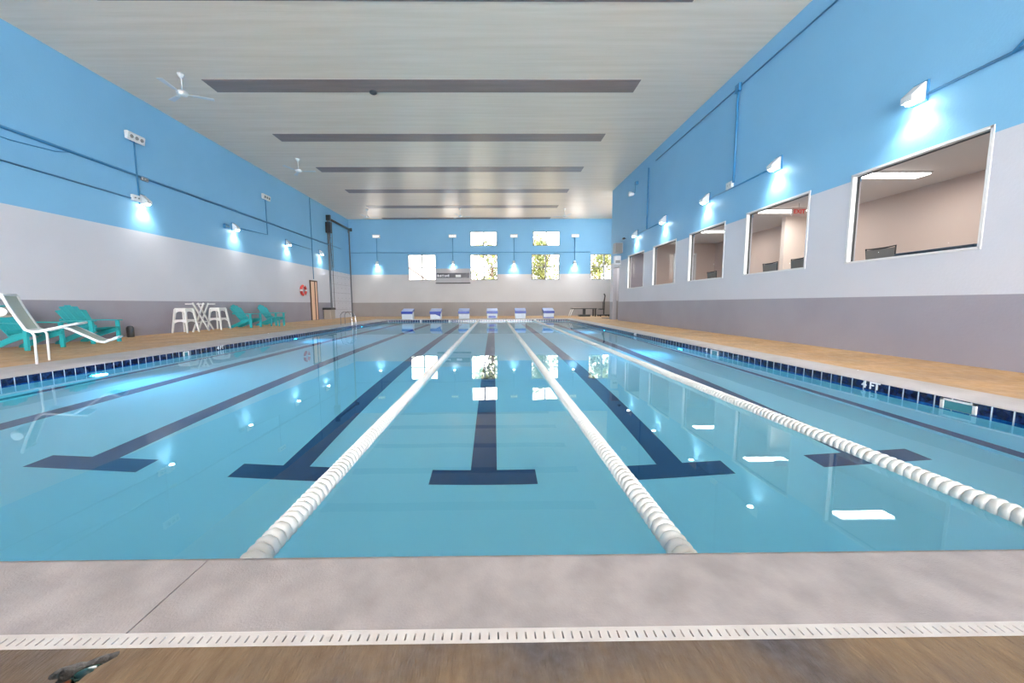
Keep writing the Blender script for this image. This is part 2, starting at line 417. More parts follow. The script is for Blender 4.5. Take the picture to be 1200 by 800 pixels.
# drain grate along the near coping
gr = empty('drain_grate', (0, (COY0+GY)/2, 0), label='long white slotted drain grate running between pale coping and brown deck', cat='drain')
gc = MB(); gc.box(COX0, COX1+1.0, GY-(COY0+GY)/2, COY0-(COY0+GY)/2, -.05, -.03); gc.build('gutter_channel', M['gutter'], gr)
gb = MB(); hw = (COY0-GY)/2; p = .0264; x = COX0
gb.box(COX0, COX1+1.0, -hw, -hw+.012, -.03, -.0004); gb.box(COX0, COX1+1.0, hw-.012, hw, -.03, -.0004)
while x < COX1+1.0:
    gb.box(x, x+p-.0046, -hw+.012, hw-.012, -.03, -.0004); x += p
gb.build('grate', M['grate'], gr)

# ------------------------------------------------------------------ pool basin
pb = MB(); TT = -.05; TB = -.30
def strip(z0, z1, m):
    c = [(PXL,PY0),(PXR,PY0),(PXR,PY1),(PXL,PY1)]
    for i in range(4):
        a, b = c[i], c[(i+1)%4]
        pb.quad([(*a,z0),(*a,z1),(*b,z1),(*b,z0)], m)
strip(WZ, TT, M['tile']); strip(TB, WZ, M['tile_low']); strip(-1.14, TB, M['plaster']); strip(-1.30, -1.14, M['mark']); strip(FZ, -1.30, M['plaster'])
pb.quad([(PXL,PY0,FZ),(PXR,PY0,FZ),(PXR,PY1,FZ),(PXL,PY1,FZ)], M['plaster'])
basin = pb.build('pool_basin', norm=False); tag(basin, kind=S)
for k in range(-3, 3):
    x = X0 + k*LW; w = MB(); z0, z1 = FZ+.0015, FZ+.004
    w.box(x-.127, x+.127, 2.24, PY1-2.24, z0, z1)
    for y in (2.005, PY1-2.24): w.box(x-.503, x+.503, y, y+.238, z0, z1)
    w.build('lane_marking', M['mark'], basin)
wm = MB(); wm.quad([(PXL,PY0,WZ),(PXR,PY0,WZ),(PXR,PY1,WZ),(PXL,PY1,WZ)])
wo = wm.build('pool_water', M['water'], norm=False); tag(wo, 'still clear pale blue water filling the lap pool', 'water', kind='stuff')

# skimmers and depth markers on the waterline
def skimmer(x, y, wd, sx, label):
    t = empty('pool_skimmer', (x, y, -.135), label=label, cat='skimmer', group='white waterline skimmers')
    w = MB(); h = .075
    a, b = (-.012*sx if 0 else 0), 0
    lo, hi = sorted((0, -sx*.014))
    w.box(lo, hi, -wd/2, -wd/2+.03, -h, h); w.box(lo, hi, wd/2-.03, wd/2, -h, h); w.box(lo, hi, -wd/2, wd/2, h-.018, h); w.box(lo, hi, -wd/2, wd/2, -h, -h+.014)
    w.build('frame', M['white_plastic'], t)
    v = MB(); lo, hi = sorted((0, -sx*.004)); v.box(lo, hi, -wd/2+.03, wd/2-.03, -h+.014, h-.018); v.build('flap', P('teal skimmer flap', (.05,.22,.26), .4) if 'flapm' not in M else M['flapm'], t)
skimmer(PXR, 2.375, .30, 1, 'white framed skimmer opening nearest the camera in the right tile band')
skimmer(PXR, 6.62, .26, 1, 'small white framed skimmer further along the right tile band')
skimmer(PXL, 6.97, .16, -1, 'narrow white skimmer plate in the left tile band')
def marker(x, y, sx, s, label, n=2):
    t = empty('depth_marker', (x-sx*.003, y, -.10), label=label, cat='marker', group='painted depth markers')
    lo = MB()
    text_obj('lettering', s, .125 if n > 1 else .15, M['letter'], t, FACE_NX if sx > 0 else FACE_PX)
marker(PXR, 3.27, 1, '4 FT', 'white 4 FT depth lettering on the right tile band')
marker(PXR, 6.93, 1, '4', 'white 4 on the right tile band beside the small skimmer', 1)
marker(PXR, 11.17, 1, '4 FT', 'small white 4 FT depth lettering farther along the right tile band')
marker(PXL, 8.02, -1, '4 FT', 'white 4 FT depth lettering on the left tile band')

# underwater lamps
def uw(x, y, sx, label):
    t = empty('pool_lamp', (x, y, -.62), label=label, cat='underwater lamp', group='cyan underwater pool lamps')
    w = MB(); w.lathe([(.15,0),(.15,-.02*sx),(.13,-.03*sx),(.11,-.03*sx)], 24, 'X'); w.build('bezel', M['steel'], t)
    w = MB(); w.lathe([(.105,-.028*sx),(.09,-.045*sx),(.03,-.055*sx)], 24, 'X'); w.build('lens', M['pool_lamp'], t)
    light('pool_lamp_glow', 'SPOT', (-.09*sx, 0, 0), 150, t, (.16,.58,1), aim=(-sx, 0, -.12), spot_size=2.6, spot_blend=1, shadow_soft_size=.1)
uw(PXL, 5.05, -1, 'glowing cyan underwater lamp nearest the camera on the left pool wall')
uw(PXL, 11.5, -1, 'glowing cyan underwater lamp farther along the left pool wall')
uw(PXR, 8.05, 1, 'glowing cyan underwater lamp on the right pool wall')
uw(PXR, 14.6, 1, 'underwater lamp farther along the right pool wall')
uw(PXL, 18.0, -1, 'underwater lamp near the far end of the left pool wall')

# ------------------------------------------------------------------ lane ropes
fm = MB()
n = 24; pitch = .05; profl = [(.030,-.0245),(.051,-.0235),(.0575,-.014),(.0580,.0),(.055,.013),(.0505,.0235),(.030,.0245)]
rings = []
for r, h in profl:
    ring = []
    for k in range(n):
        a = 2*PI*k/n; hh = h + (.007*math.sin(a) if r > .04 else 0); rr = r*(1 - (.045 if (k % 3 == 0 and r > .04) else 0))
        ring.append(fm.bm.verts.new((rr*math.sin(a), hh, rr*math.cos(a))))
    rings.append(ring)
for A, B in zip(rings, rings[1:]):
    for k in range(n):
        f = fm.bm.faces.new((A[k], A[(k+1)%n], B[(k+1)%n], B[k])); f.smooth = True
fm.bm.faces.new(rings[0][::-1]); fm.bm.faces.new(rings[-1])
float_me = None
ropes = []
for i, (k, lab) in enumerate(((-.5, 'left lane rope of ivory floats, left of the middle T mark'),
                              (.5, 'middle lane rope of ivory floats, just right of the middle T mark'),
                              (1.5, 'rightmost lane rope of ivory floats, crossing the T mark nearest the right wall'))):
    x = X0 + k*LW; y0 = PY0+.02; ln = PY1-PY0-.04
    root = empty('lane_rope', (x, y0, WZ+.012), label=lab, cat='lane rope', group='ivory lane ropes across the pool')
    w = MB(); w.tube([(0,0,0),(0,ln,0)], .005, 8); w.build('cable', M['steel'], root)
    if float_me is None:
        f0 = fm.build('float', M['float'], root); float_me = f0.data; f0.location = (0,.03,0)
    else:
        f0 = bpy.data.objects.new('float', float_me); C.objects.link(f0); f0.parent = root; f0.location = (0,.03,0)
    nf = int((ln-.06)/pitch)
    for q in range(1, 99):
        c = f0.copy(); C.objects.link(c); c.location = (0,.03+q*pitch,0); c.rotation_euler = (0,(q*.7) % 6.28,0)
    # the rest of the floats, farther off, as one part
    vs, fs = [], []; bv = [v.co.copy() for v in float_me.vertices]; bf = [tuple(p.vertices) for p in float_me.polygons]
    for q in range(99, nf):
        b0 = len(vs); ca, sa = math.cos(q*.7), math.sin(q*.7)
        vs += [(v.x*ca+v.z*sa, v.y+.03+q*pitch, -v.x*sa+v.z*ca) for v in bv]; fs += [tuple(b0+j for j in f) for f in bf]
    me = bpy.data.meshes.new('distant_floats'); me.from_pydata(vs, [], fs); me.materials.append(M['float'])
    for pl in me.polygons: pl.use_smooth = True
    o = bpy.data.objects.new('distant_floats', me); C.objects.link(o); o.parent = root; o['kind'] = 'stuff'
    w = MB(); w.box(-.04,.04,ln-.0,ln+.015,-.06,.08); w.build('anchor', M['white_plastic'], root)
# bare anchors where the other lane lines end on the far wall
for k in (-2.5, -1.5):
    w = MB(); w.box(-.06,.06,-.015,0,-.08,.075)
    w.tube([(0,-.015,-.01),(0,-.05,-.01),(0,-.05,-.05)], .008, 8)
    o = w.build('rope_anchor', M['white_plastic']); o.location = (X0+k*LW, PY1, WZ+.02)
    tag(o, 'white rope anchor on the far pool wall %s' % ('between the two leftmost starting blocks' if k == -2.5 else 'left of the third starting block'), 'anchor', 'white rope anchors')

# ------------------------------------------------------------------ starting blocks
def block(i, k, style, label):
    x = X0 + k*LW; t = empty('starting_block', (x, PY1+.16, 0), label=label, cat='starting block', group='blue and white starting blocks')
    w = MB(); W = .36
    w.prism([(-W*.92,0,.0),(-W*.92,.62,.0),(-W*.92,.62,.56),(-W*.92,.10,.40),(-W*.92,.0,.34)], (W*1.84,0,0)); w.build('pedestal', M['block_white'], t, bevel=.01)
    w = MB(); w.prism([(-W,-.05,.33),(-W,-.05,.49),(-W,.66,.66),(-W,.66,.56)], (2*W,0,0)); plat = w.build('platform', M['block_blue'], t, bevel=.008)
    w = MB(); w.prism([(-W*.95,-.035,.495),(-W*.95,-.035,.506),(-W*.95,.645,.672),(-W*.95,.645,.663)], (1.9*W,0,0)); w.build('footpad', M['block_top'] if style != 'white' else M['block_white'], plat)
    w = MB(); w.tube([(-.2,-.04,.35),(-.2,-.09,.35),(.2,-.09,.35),(.2,-.04,.35)], .015, 8); w.build('grab_bar', M['block_blue'] if style != 'w' else M['steel'], t)
    if style == 'dark':
        w = MB(); w.box(-.24,.24,-.012,.02,.05,.20); w.build('front_plate', M['block_blue'], t, bevel=.004)
    if style == 'cut':
        w = MB(); w.prism([(-W*.9,-.012,.33),(W*.9,-.012,.33),(W*.9,-.012,.16),(0,-.012,.30),(-W*.9,-.012,.30)], (0,.03,0)); w.build('front_plate', M['block_blue'], t)
    if style == 'base':
        w = MB(); w.box(-W*.94,W*.94,-.012,.03,.02,.09); w.build('kick_plate', M['block_blue'], t)
    return t
for i, (k, st, lab) in enumerate(((-3,'plain','leftmost starting block, blue topped white pedestal at the pool end'),
    (-2,'cut','second starting block from the left, blue wedge front below the tall left window'),
    (-1,'plain','third starting block from the left, below the scoreboard side window'),
    (0,'dark','starting block straight behind the middle lane, with a dark blue front plate'),
    (1,'plain','fifth starting block from the left, plain white front'),
    (2,'base','rightmost starting block, white with a blue kick plate'))): block(i, k, st, lab)

# ------------------------------------------------------------------ windows
def window_right(n, y0, y1):
    t = empty('window_%d' % n, (XR, (y0+y1)/2, WZ0), kind=S); h = WZ1-WZ0; w2 = (y1-y0)/2
    f = MB(); b = .032
    for a0, a1, c0, c1 in ((-w2-.012, -w2+b, -.012, h+.012), (w2-b, w2+.012, -.012, h+.012), (-w2, w2, -.012, b*.8), (-w2, w2, h-b, h+.012)):
        f.box(-.012, .13, a0, a1, c0, c1)
    f.build('frame', M['alu'], t, bevel=.004)
    gk = MB(); c = .014
    for a0, a1, c0, c1 in ((-w2+b, -w2+b+c, b*.8, h-b), (w2-b-c, w2-b, b*.8, h-b), (-w2+b, w2-b, b*.8, b*.8+c*.5), (-w2+b, w2-b, h-b-c, h-b)): gk.box(.07, .11, a0, a1, c0, c1)
    gk.build('gasket', M['gasket'], t)
    g_ = MB(); g_.quad([(.09,-w2+b,b*.8),(.09,w2-b,b*.8),(.09,w2-b,h-b),(.09,-w2+b,h-b)][::-1]); g_.build('pane', M['pane'], t, norm=False)
for i, (a, b) in enumerate(RW): window_right(i+1, a, b)
def window_far(n, x0, x1, z0, z1, cross):
    t = empty('window_%d' % n, ((x0+x1)/2, YF, z0), kind=S); h = z1-z0; w2 = (x1-x0)/2; f = MB(); b = .05
    for a0, a1, c0, c1 in ((-w2, -w2+b, 0, h), (w2-b, w2, 0, h), (-w2, w2, 0, b), (-w2, w2, h-b, h)): f.box(a0, a1, .03, .11, c0, c1)
    f.box(-.05, .05, .04, .10, 0, h)
    if cross: f.box(-w2, w2, .045, .095, h*.5-.03, h*.5+.03)
    f.build('frame', M['far_frame'], t)
    g_ = MB(); g_.quad([(-w2+b,.07,b),(w2-b,.07,b),(w2-b,.07,h-b),(-w2+b,.07,h-b)]); g_.build('pane', M['pane_dimming'], t, norm=False)
for i, (a, b) in enumerate(FW): window_far(6+i, a, b, 2.83, 4.82, True)
for i, (a, b) in enumerate(FU): window_far(10+i, a, b, 5.46, 6.57, False)

# ------------------------------------------------------------------ doors
t = empty('door_1', (XL, (DOOR_Y0+DOOR_Y1)/2, 0), kind=S)
w = MB(); w.box(0,.06,-.46,-.40,0,2.44); w.box(0,.06,.40,.46,0,2.44); w.box(0,.06,-.46,.46,2.38,2.46); w.build('door_frame', M['brown'], t)
w = MB(); w.box(0,.045,-.40,.06,.02,2.38); w.build('door_leaf', M['peach'], t, bevel=.004)
w = MB(); w.box(0,.03,.06,.22,.0,2.38); w.build('door_gap', M['brown'], t)
w = MB(); w.box(0,.045,.22,.40,.02,2.38); lf_ = w.build('door_leaf', M['peach'], t, bevel=.004)
w = MB(); w.tube([(.045,0,1.05),(.09,0,1.05),(.09,-.1,1.05)], .012, 8); w.build('door_handle', M['steel'], lf_)
# tall lifting door in the far left corner
LX = XL+.02
t = empty('door_2', (XL, 26.8, 0), kind=S)
w = MB(); w.box(0,.06,-1.75,1.75,0,3.3, M['white_wall']); w.box(0,.06,-1.75,1.75,3.3,6.45, M['blue'])
for q in range(1, 6): w.box(.058,.063,-1.75,1.75,.6*q-.008,.6*q+.008, M['grey_wall'])
w.build('door_panel', None, t)
dd = MB()
for r_ in range(9):
    for c_ in range(5): dd.lathe([(.028,.06),(.028,.072),(.012,.076)], 8, 'X', (0,-1.4+c_*.7,.35+r_*.36))
dd.build('bolt_rows', M['grey_wall'], t); t.children[-1]['kind'] = 'stuff'
for yy in (-1.85, 1.85):
    w = MB(); w.box(0,.05,yy-.04,yy+.04,0,6.7); w.box(.05,.12,yy-.01,yy+.01,0,6.7); w.build('track', M['track'], t)
for yy in (-1.55,):
    w = MB(); w.tube([(.14,yy+.1,3.5),(.14,yy+.1,6.7)], .018, 6); w.tube([(.14,yy-.25,3.3),(.14,yy-.25,6.7)], .018, 6)
    for q in range(9): w.tube([(.14,yy+.1,3.6+q*.38),(.14,yy-.25,3.6+q*.38)], .012, 6)
    w.build('truss', M['track'], t)
w = MB(); w.tube([(.16,-2.0,6.72),(.16,1.95,6.72)], .075, 12); w.box(.02,.3,-2.05,-1.9,6.6,6.95); w.box(.02,.3,1.9,2.05,6.6,6.85); w.build('lift_shaft', M['black'], t)
w = MB(); w.box(.05,.38,-2.25,-1.95,5.75,6.45); w.build('motor', M['black'], t, bevel=.02)
w = MB(); w.tube([(.2,-1.7,.78),(.2,-1.72,3.3),(.2,-2.0,5.76)], .018, 8); w.build('lift_cable', M['dark'], t)
# doorway through the right wall near its end, with the side corridor behind
t = empty('door_3', (XR, 20.35, 0), kind=S)
w = MB(); w.box(-.015,.195,-.5,-.47,0,3.0); w.box(-.015,.195,.47,.5,0,3.0); w.box(-.015,.195,-.47,.47,2.96,3.0); w.build('door_frame', M['board_grey'], t)

# ------------------------------------------------------------------ lobby behind the right wall
LB, LZ, LC = 9.9, 1.05, 3.58
w = MB(); w.box(XR+.18, LB, YB, 19.2, LZ-.1, LZ); tag(w.build('floor_lobby', M['lobby_floor']), kind=S)
w = MB(); w.box(XR+.18, LB+.2, YB, YC-.18, LC, LC+.1); tag(w.build('ceiling_lobby', M['lobby_ceiling']), kind=S)
w = MB(); w.box(LB, LB+.15, YB, YC-.18, 0, LC); tag(w.build('wall_lobby_back', M['lobby_wall']), kind=S)
w = MB(); w.box(8.95, LB, 10.42, 10.57, LZ, LC); tag(w.build('wall_lobby_divider', M['lobby_light']), kind=S)
w = MB(); w.box(XR+.18, LB, 15.7, 15.85, LZ, LC); tag(w.build('wall_lobby_middle', M['lobby_wall']), kind=S)
w = MB(); w.box(XR+.18, LB, 19.05, 19.2, 0, LC); tag(w.build('wall_lobby_far', M['grey_wall']), kind=S)
w = MB(); w.box(8.4, 8.55, 19.2, YC-.18, 0, 1.05, M['grey_wall']); w.box(8.4, 8.55, 19.2, YC-.18, 1.05, LC, M['white_wall']); tag(w.build('wall_corridor', None), kind=S)
w = MB(); w.box(XR+.18, LB, YB, YB+.15, LZ, LC); tag(w.build('wall_lobby_near', M['lobby_wall']), kind=S)
t = empty('door_4', (8.55, 15.7, LZ), kind=S)
w = MB(); w.box(-.5,-.42,-.05,0,0,2.1); w.box(.42,.5,-.05,0,0,2.1); w.box(-.5,.5,-.05,0,2.02,2.1); w.build('door_frame', M['alu'], t)
w = MB(); w.box(-.42,.42,-.035,0,0,2.02); w.build('door_leaf', M['board_grey'], t)
t = empty('corridor_handrail', (8.36, 20.2, .0), label='dark sloping handrail seen through the doorway at the end of the right wall', cat='handrail')
w = MB(); w.tube([(-.06,-.75,1.0),(-.06,.95,1.45)], .03, 10); w.build('rail', M['dark'], t)
for yy, zz in ((-.5,1.066),(.7,1.384)):
    w = MB(); w.tube([(.04,yy,zz),(-.06,yy,zz)], .012, 8); w.build('bracket', M['dark'], t)
for i, (y, lab) in enumerate(((.6,'lit fluorescent lobby ceiling light closest to the camera, beyond the frame edge'),(3.55,'lit fluorescent ceiling light of the lobby before the nearest window'),(6.68,'lit fluorescent ceiling light seen through the nearest right window'),(9.72,'lit fluorescent ceiling light seen through the second right window'),(12.75,'lit fluorescent ceiling light seen through the third right window'),(17.3,'lit fluorescent ceiling light in the room behind the last right windows'))):
    t = empty('ceiling_light', (8.3, y, LC), label=lab, cat='ceiling light', group='fluorescent lobby ceiling lights')
    w = MB(); w.box(-.62,.62,-.16,.16,-.03,0); hs = w.build('housing', M['box_white'], t)
    w = MB(); w.box(-.60,.60,-.14,.14,-.05,-.03); w.build('diffuser', M['tube_on'], hs)
    light('tube_glow', 'AREA', (0,0,-.07), 23, t, (1,.93,.86), aim=(0,0,-1), shape='RECTANGLE', size=1.2, size_y=.28)
t = empty('ceiling_light', (7.75, 20.3, LC), label='added unseen ceiling light inside the corridor doorway at the end of the right wall', cat='ceiling light')  # unseen light added to brighten the corridor
w = MB(); w.box(-.3,.3,-.3,.3,-.03,0); hs = w.build('housing', M['box_white'], t)
w = MB(); w.box(-.28,.28,-.28,.28,-.05,-.03); w.build('diffuser', M['tube_on'], t)
light('tube_glow', 'AREA', (0,0,-.07), 10, t, (1,.97,.95), aim=(0,0,-1), shape='SQUARE', size=.5)
# exit sign in the lobby
t = empty('exit_sign', (8.22, 9.02, 3.37), label='pale exit sign with red letters hanging from the lobby ceiling', cat='exit sign')
w = MB(); w.box(-.19,.19,-.02,.02,-.11,.11); w.build('sign_box', M['exit_face'], t, bevel=.006)
text_obj('lettering', 'EXIT', .15, M['exit_red'], t, Matrix.Translation((0,-.022,0)) @ FACE_NY)
w = MB(); w.tube([(0,0,.11),(0,0,.21)], .012, 8); w.build('hanger', M['alu'], t)
# lobby seating whose tops show over the sills
def lobby_chair(x, y, rz, label, top=.93):
    t = empty('office_chair', (x, y, LZ), rz, label, 'chair', 'dark chairs in the lobby')
    w = MB(); w.box(-.24,.24,-.24,.24,.42,.48); w.build('seat', M['dark'], t, bevel=.02)
    w = MB(); w.tube([(-.24,.25,.55),(-.27,.28,top),(-.12,.31,top-.02),(.12,.31,top-.02),(.27,.28,top),(.24,.25,.55)], .014, 8); w.build('back_frame', M['black'], t)
    w = MB(); w.quad([(-.25,.27,.6),(.25,.27,.6),(.26,.29,top-.03),(-.26,.29,top-.03)]); o = w.build('backrest', M['mesh_grey'], t)
    so = o.modifiers.new('s','SOLIDIFY'); so.thickness = .012
    for sx in (-1,1):
        for sy in (-1,1):
            w = MB(); w.tube([(sx*.2,sy*.2,.42),(sx*.24,sy*.24,0)], .014, 8); w.build('leg', M['black'], t)
lobby_chair(7.80, 6.08, PI/2+.06, 'dark framed mesh chair back at the left sill of the nearest right window', .95)
lobby_chair(7.80, 9.0, PI/2, 'dark mesh chair back at the left sill of the second right window', .97)
lobby_chair(7.80, 8.0, PI/2-.08, 'black chair back at the right sill of the second right window', .98)
lobby_chair(7.80, 11.75, PI/2, 'dark chair back above the sill of the third right window', .97)
t = empty('lobby_sofa', (7.45, 5.13, LZ), -PI/2, 'long dark blue sofa back just above the sill of the nearest right window', 'sofa')
w = MB(); w.box(-.60,.60,.0,.6,.12,.40); w.build('seat', M['blue_vinyl'], t, bevel=.04)
w = MB(); w.box(-.60,.60,-.02,.14,.12,.79); w.build('backrest', M['blue_vinyl'], t, bevel=.04)
for sx in (-.54,.54):
    for yy in (.05,.55):
        w = MB(); w.tube([(sx,yy,0),(sx,yy,.13)], .025, 8); w.build('leg', M['black'], t)

# ------------------------------------------------------------------ wall fixtures
def sconce_proto():
    """faces +X from a wall at x=0; wedge that is deep at its lower end"""
    t = empty('wall_light')
    w = MB(); w.prism([(.0,-.09,.02),(.0,-.09,.31),(.05,-.09,.31),(.25,-.09,.12),(.25,-.09,.02)], (0,.18,0)); hs = w.build('housing', M['box_white'], t, bevel=.012)
    w = MB(); w.lathe([(.055,.0),(.06,.012),(.075,.03)], 18, 'Z', (.17,0,-.01)); w.build('bulb', M['lens_on'], hs)
    w = MB(); w.box(-.0,.03,-.11,.11,.0,.33); w.build('back_plate', M['conduit'], t)
    light('wall_light_glow', 'SPOT', (.17,0,-.04), SCONCE, t, (1,.97,.90), aim=(-.05,0,-1), spot_size=2.1, spot_blend=1, shadow_soft_size=.05)
    return t
SCONCE = 62
sp = sconce_proto(); first = True
order_r = ['wedge wall light above the nearest right window','wedge wall light above the second right window','wedge wall light above the third right window','wedge wall light above the fourth right window','wedge wall light above the last right window']
place = [(XR, y, PI, 'lit white '+l) for y, l in zip((5.12,8.2,11.25,14.3,17.35), order_r)]
place += [(XL, y, 0, l) for y, l in ((11.25,'lit wall light on the left blue wall nearest the camera'),(15.5,'lit wall light on the left wall above the teal chairs'),(19.7,'lit wall light on the left wall between the teal chairs and the exit door'),(23.6,'lit wall light on the left wall beside the lifting door motor'))]
for x, y, rz, lab in place:
    o = sp if first else copy_tree(sp); first = False
    o.location = (x, y, 4.16); o.rotation_euler.z = rz; o['label'] = lab; o['category'] = 'wall light'; o['group'] = 'lit downward wall lights'
FX = (-9.08, -3.17, 1.6, 6.38)
for x, lab in zip(FX, ('lit wall light at the left end of the far wall','lit wall light above the scoreboard on the far wall','lit wall light between the two middle far windows','lit wall light beside the rightmost far window')):
    o = copy_tree(sp); o.location = (x, YF, 4.0); o.rotation_euler.z = -PI/2; o['label'] = lab; o['category'] = 'wall light'; o['group'] = 'lit downward wall lights'

def flood(loc, rz, label, energy=0):
    """wide white box fitting with three small round lamps on its front, +x away from the wall"""
    t = empty('light_fitting', loc, rz, label, 'light fixture', 'white three-lamp fittings high on the walls')
    w = MB(); w.box(0,.05,-.07,.07,-.10,.06); w.build('bracket', M['conduit'], t)
    w = MB(); w.prism([(.05,-.29,-.10),(.14,-.29,-.13),(.18,-.29,.09),(.14,-.29,.13),(.05,-.29,.13)], (0,.58,0)); hd_ = w.build('head', M['box_white'], t, bevel=.015)
    for yy in (-.17,0,.17):
        w = MB(); w.lathe([(.052,.150),(.052,.180),(.040,.190),(.012,.186)], 16, 'X', (0,yy,-.01)); w.build('lens', M['lens_added_glow'] if energy else M['lens_off'], hd_)
    if energy: light('added_ceiling_fill', 'SPOT', (.30,0,.16), energy, t, (1,.90,.78), aim=(.8,0,1), spot_size=2.2, spot_blend=1, shadow_soft_size=.7)  # warm uplight added to brighten the far ceiling; the fittings themselves look unlit
    return t
flood((XL, 11.1, 6.14), 0, 'white three-lamp fitting high on the left wall nearest the camera')
flood((XL, 17.9, 6.2), 0, 'white three-lamp fitting high on the left wall farther back')
for x, lab in zip(FX, ('small white fitting high on the far wall at its left end','small white fitting high on the far wall above the scoreboard','small white fitting high on the far wall right of the middle upper window','small white fitting high on the far wall near the right wall end')):
    flood((x, YF, 6.2), -PI/2, lab, energy=52)
t = empty('spot_lamp', (XR, 17.5, 6.72), PI, 'white spot lamp hanging from a blue bracket high on the right wall', 'spot lamp')
w = MB(); w.box(0,.12,-.09,.09,-.06,.08); w.build('bracket', M['conduit'], t)
w = MB(); w.tube([(.10,0,-.02),(.12,0,-.42),(.22,0,-.50)], .016, 8); w.build('rod', M['conduit'], t)
w = MB(); w.lathe([(.03,-.02),(.075,.02),(.11,.16),(.12,.22),(.10,.235)], 18, 'X', (.18,0,-.50)); hd_ = w.build('head', M['box_white'], t)
w = MB(); w.lathe([(.098,.232),(.06,.245),(.01,.25)], 18, 'X', (.18,0,-.50)); w.build('lens', M['box_white'], hd_)

# conduits
def conduit(pts, label, r=.022, clips=True, group='blue painted conduits'):
    w = MB(); w.tube(pts, r, 8); o = w.build('conduit', M['conduit']); tag(o, label, 'conduit', group); return o
cx = XL+.03
conduit([(cx+.015,YB+.2,5.03),(cx+.015,27.0,5.03)], 'long thick blue conduit running the length of the left wall', .04)
conduit([(cx,YB+.2,4.27),(cx,10.95,4.27)], 'lower blue conduit on the left wall ending at the near wall light')
conduit([(cx,YB+.2,4.80),(cx,8.0,4.80),(cx,8.9,4.90),(cx,9.2,5.0)], 'short blue cable sagging below the thick conduit at the left frame edge', .014)
conduit([(cx+.03,11.1,6.05),(cx+.03,11.1,4.4)], 'vertical conduit down from the nearest three-lamp fitting on the left wall')
conduit([(cx+.03,17.9,6.1),(cx+.03,17.9,4.42),(cx+.03,15.75,4.32)], 'conduit bending from the farther left three-lamp fitting to a wall light')
conduit([(cx+.03,22.5,7.45),(cx+.03,22.5,2.55)], 'vertical conduit dropping from the ceiling to the peach door')
conduit([(cx+.03,19.9,4.35),(cx+.03,22.4,4.35)], 'short conduit from the vertical drop to a left wall light')
cx = XR-.03
conduit([(cx,YB+.2,7.0),(cx,15.4,7.02)], 'high blue conduit just under the ceiling along the right wall', .02)
conduit([(cx-.02,9.9,7.0),(cx-.02,9.9,4.4)], 'thick vertical conduit on the right wall between second and third windows', .035)
conduit([(cx,8.35,4.28),(cx,11.1,4.28)], 'conduit linking the second and third right wall lights')
conduit([(cx-.02,16.1,6.95),(cx-.02,16.1,4.28)], 'thick vertical conduit on the right wall before the last window', .035)
conduit([(cx,14.45,4.28),(cx,17.2,4.28)], 'conduit linking the last two right wall lights')
conduit([(cx,.5,4.26),(cx,4.98,4.26)], 'conduit reaching the nearest right wall light from the frame edge')
conduit([(cx-.01,3.0,4.62),(cx-.01,3.85,4.38),(cx-.01,4.0,4.25)], 'loose blue cable tail at the right frame edge', .02)
conduit([(XL+.1,YF-.03,4.97),(7.6,YF-.03,4.97)], 'long horizontal conduit across the far blue wall')
for x, n_ in zip(FX, ('left end','scoreboard','middle','right')):
    conduit([(x,YF-.05,6.15),(x,YF-.05,4.4)], 'vertical conduit between fitting and wall light on the far wall, %s' % n_)
def jbox(loc, d, label, m='box_white', sz=(.07,.13,.09)):
    w = MB(); sx, sy, sz_ = sz; w.box(-sx/2,sx/2,-sy,sy,-sz_,sz_, M[m]); w.lathe([(.02,0),(.02,.03)], 10, 'X', (sx/2*d,-sy*.45,0), M['lens_off']); w.lathe([(.02,0),(.02,.03)], 10, 'X', (sx/2*d,sy*.45,0), M['lens_off'])
    o = w.build('junction_box', None, bevel=0); o.location = loc; tag(o, label, 'electrical box', 'electrical boxes on the walls')
jbox((XL+.06,10.98,4.30), 1, 'white outlet box left of the near wall light on the left wall')
jbox((XL+.06,15.0,4.24), 1, 'blue box left of the second left wall light', 'conduit')
jbox((XR-.06,10.05,4.37), -1, 'white outlet box at the foot of the thick vertical conduit on the right wall')
jbox((XR-.06,9.9,6.98), -1, 'blue box where the thick vertical conduit meets the high one', 'conduit', (.07,.10,.10))
jbox((XL+.06,11.35,4.98), 1, 'small pale clamp box on the thick left conduit', 'box_grey', (.05,.12,.05))
# boxes at the end of the right wall
t = empty('wall_speaker', (XR, 19.55, 3.93), 0, 'grey speaker box on the right wall just above the doorway edge', 'speaker')
w = MB(); w.box(-.42,0,-.2,.2,-.27,.27); w.build('cabinet', M['box_grey'], t, bevel=.02)
w = MB(); w.box(-.40,-.04,-.215,-.2,-.24,.24); w.build('grille', M['mesh_grey'], t)
t = empty('wall_unit', (XR, 19.75, 3.35), 0, 'cream wall unit mounted right below the grey speaker box', 'wall unit')
w = MB(); w.box(-.34,0,-.14,.14,-.28,.2); w.build('casing', M['box_white'], t, bevel=.03)
w = MB(); w.box(-.3,-.05,-.15,-.14,-.2,-.05); w.build('vent', M['lens_off'], t)
t = empty('security_camera', (XR, 18.95, 4.35), 0, 'small black camera on the right wall above the last window', 'camera')
w = MB(); w.tube([(0,0,0),(-.12,0,0)], .02, 8); w.build('arm', M['black'], t)
w = MB(); w.tube([(-.12,-.1,-.01),(-.12,.1,.01)], .05, 12); w.build('body', M['black'], t)

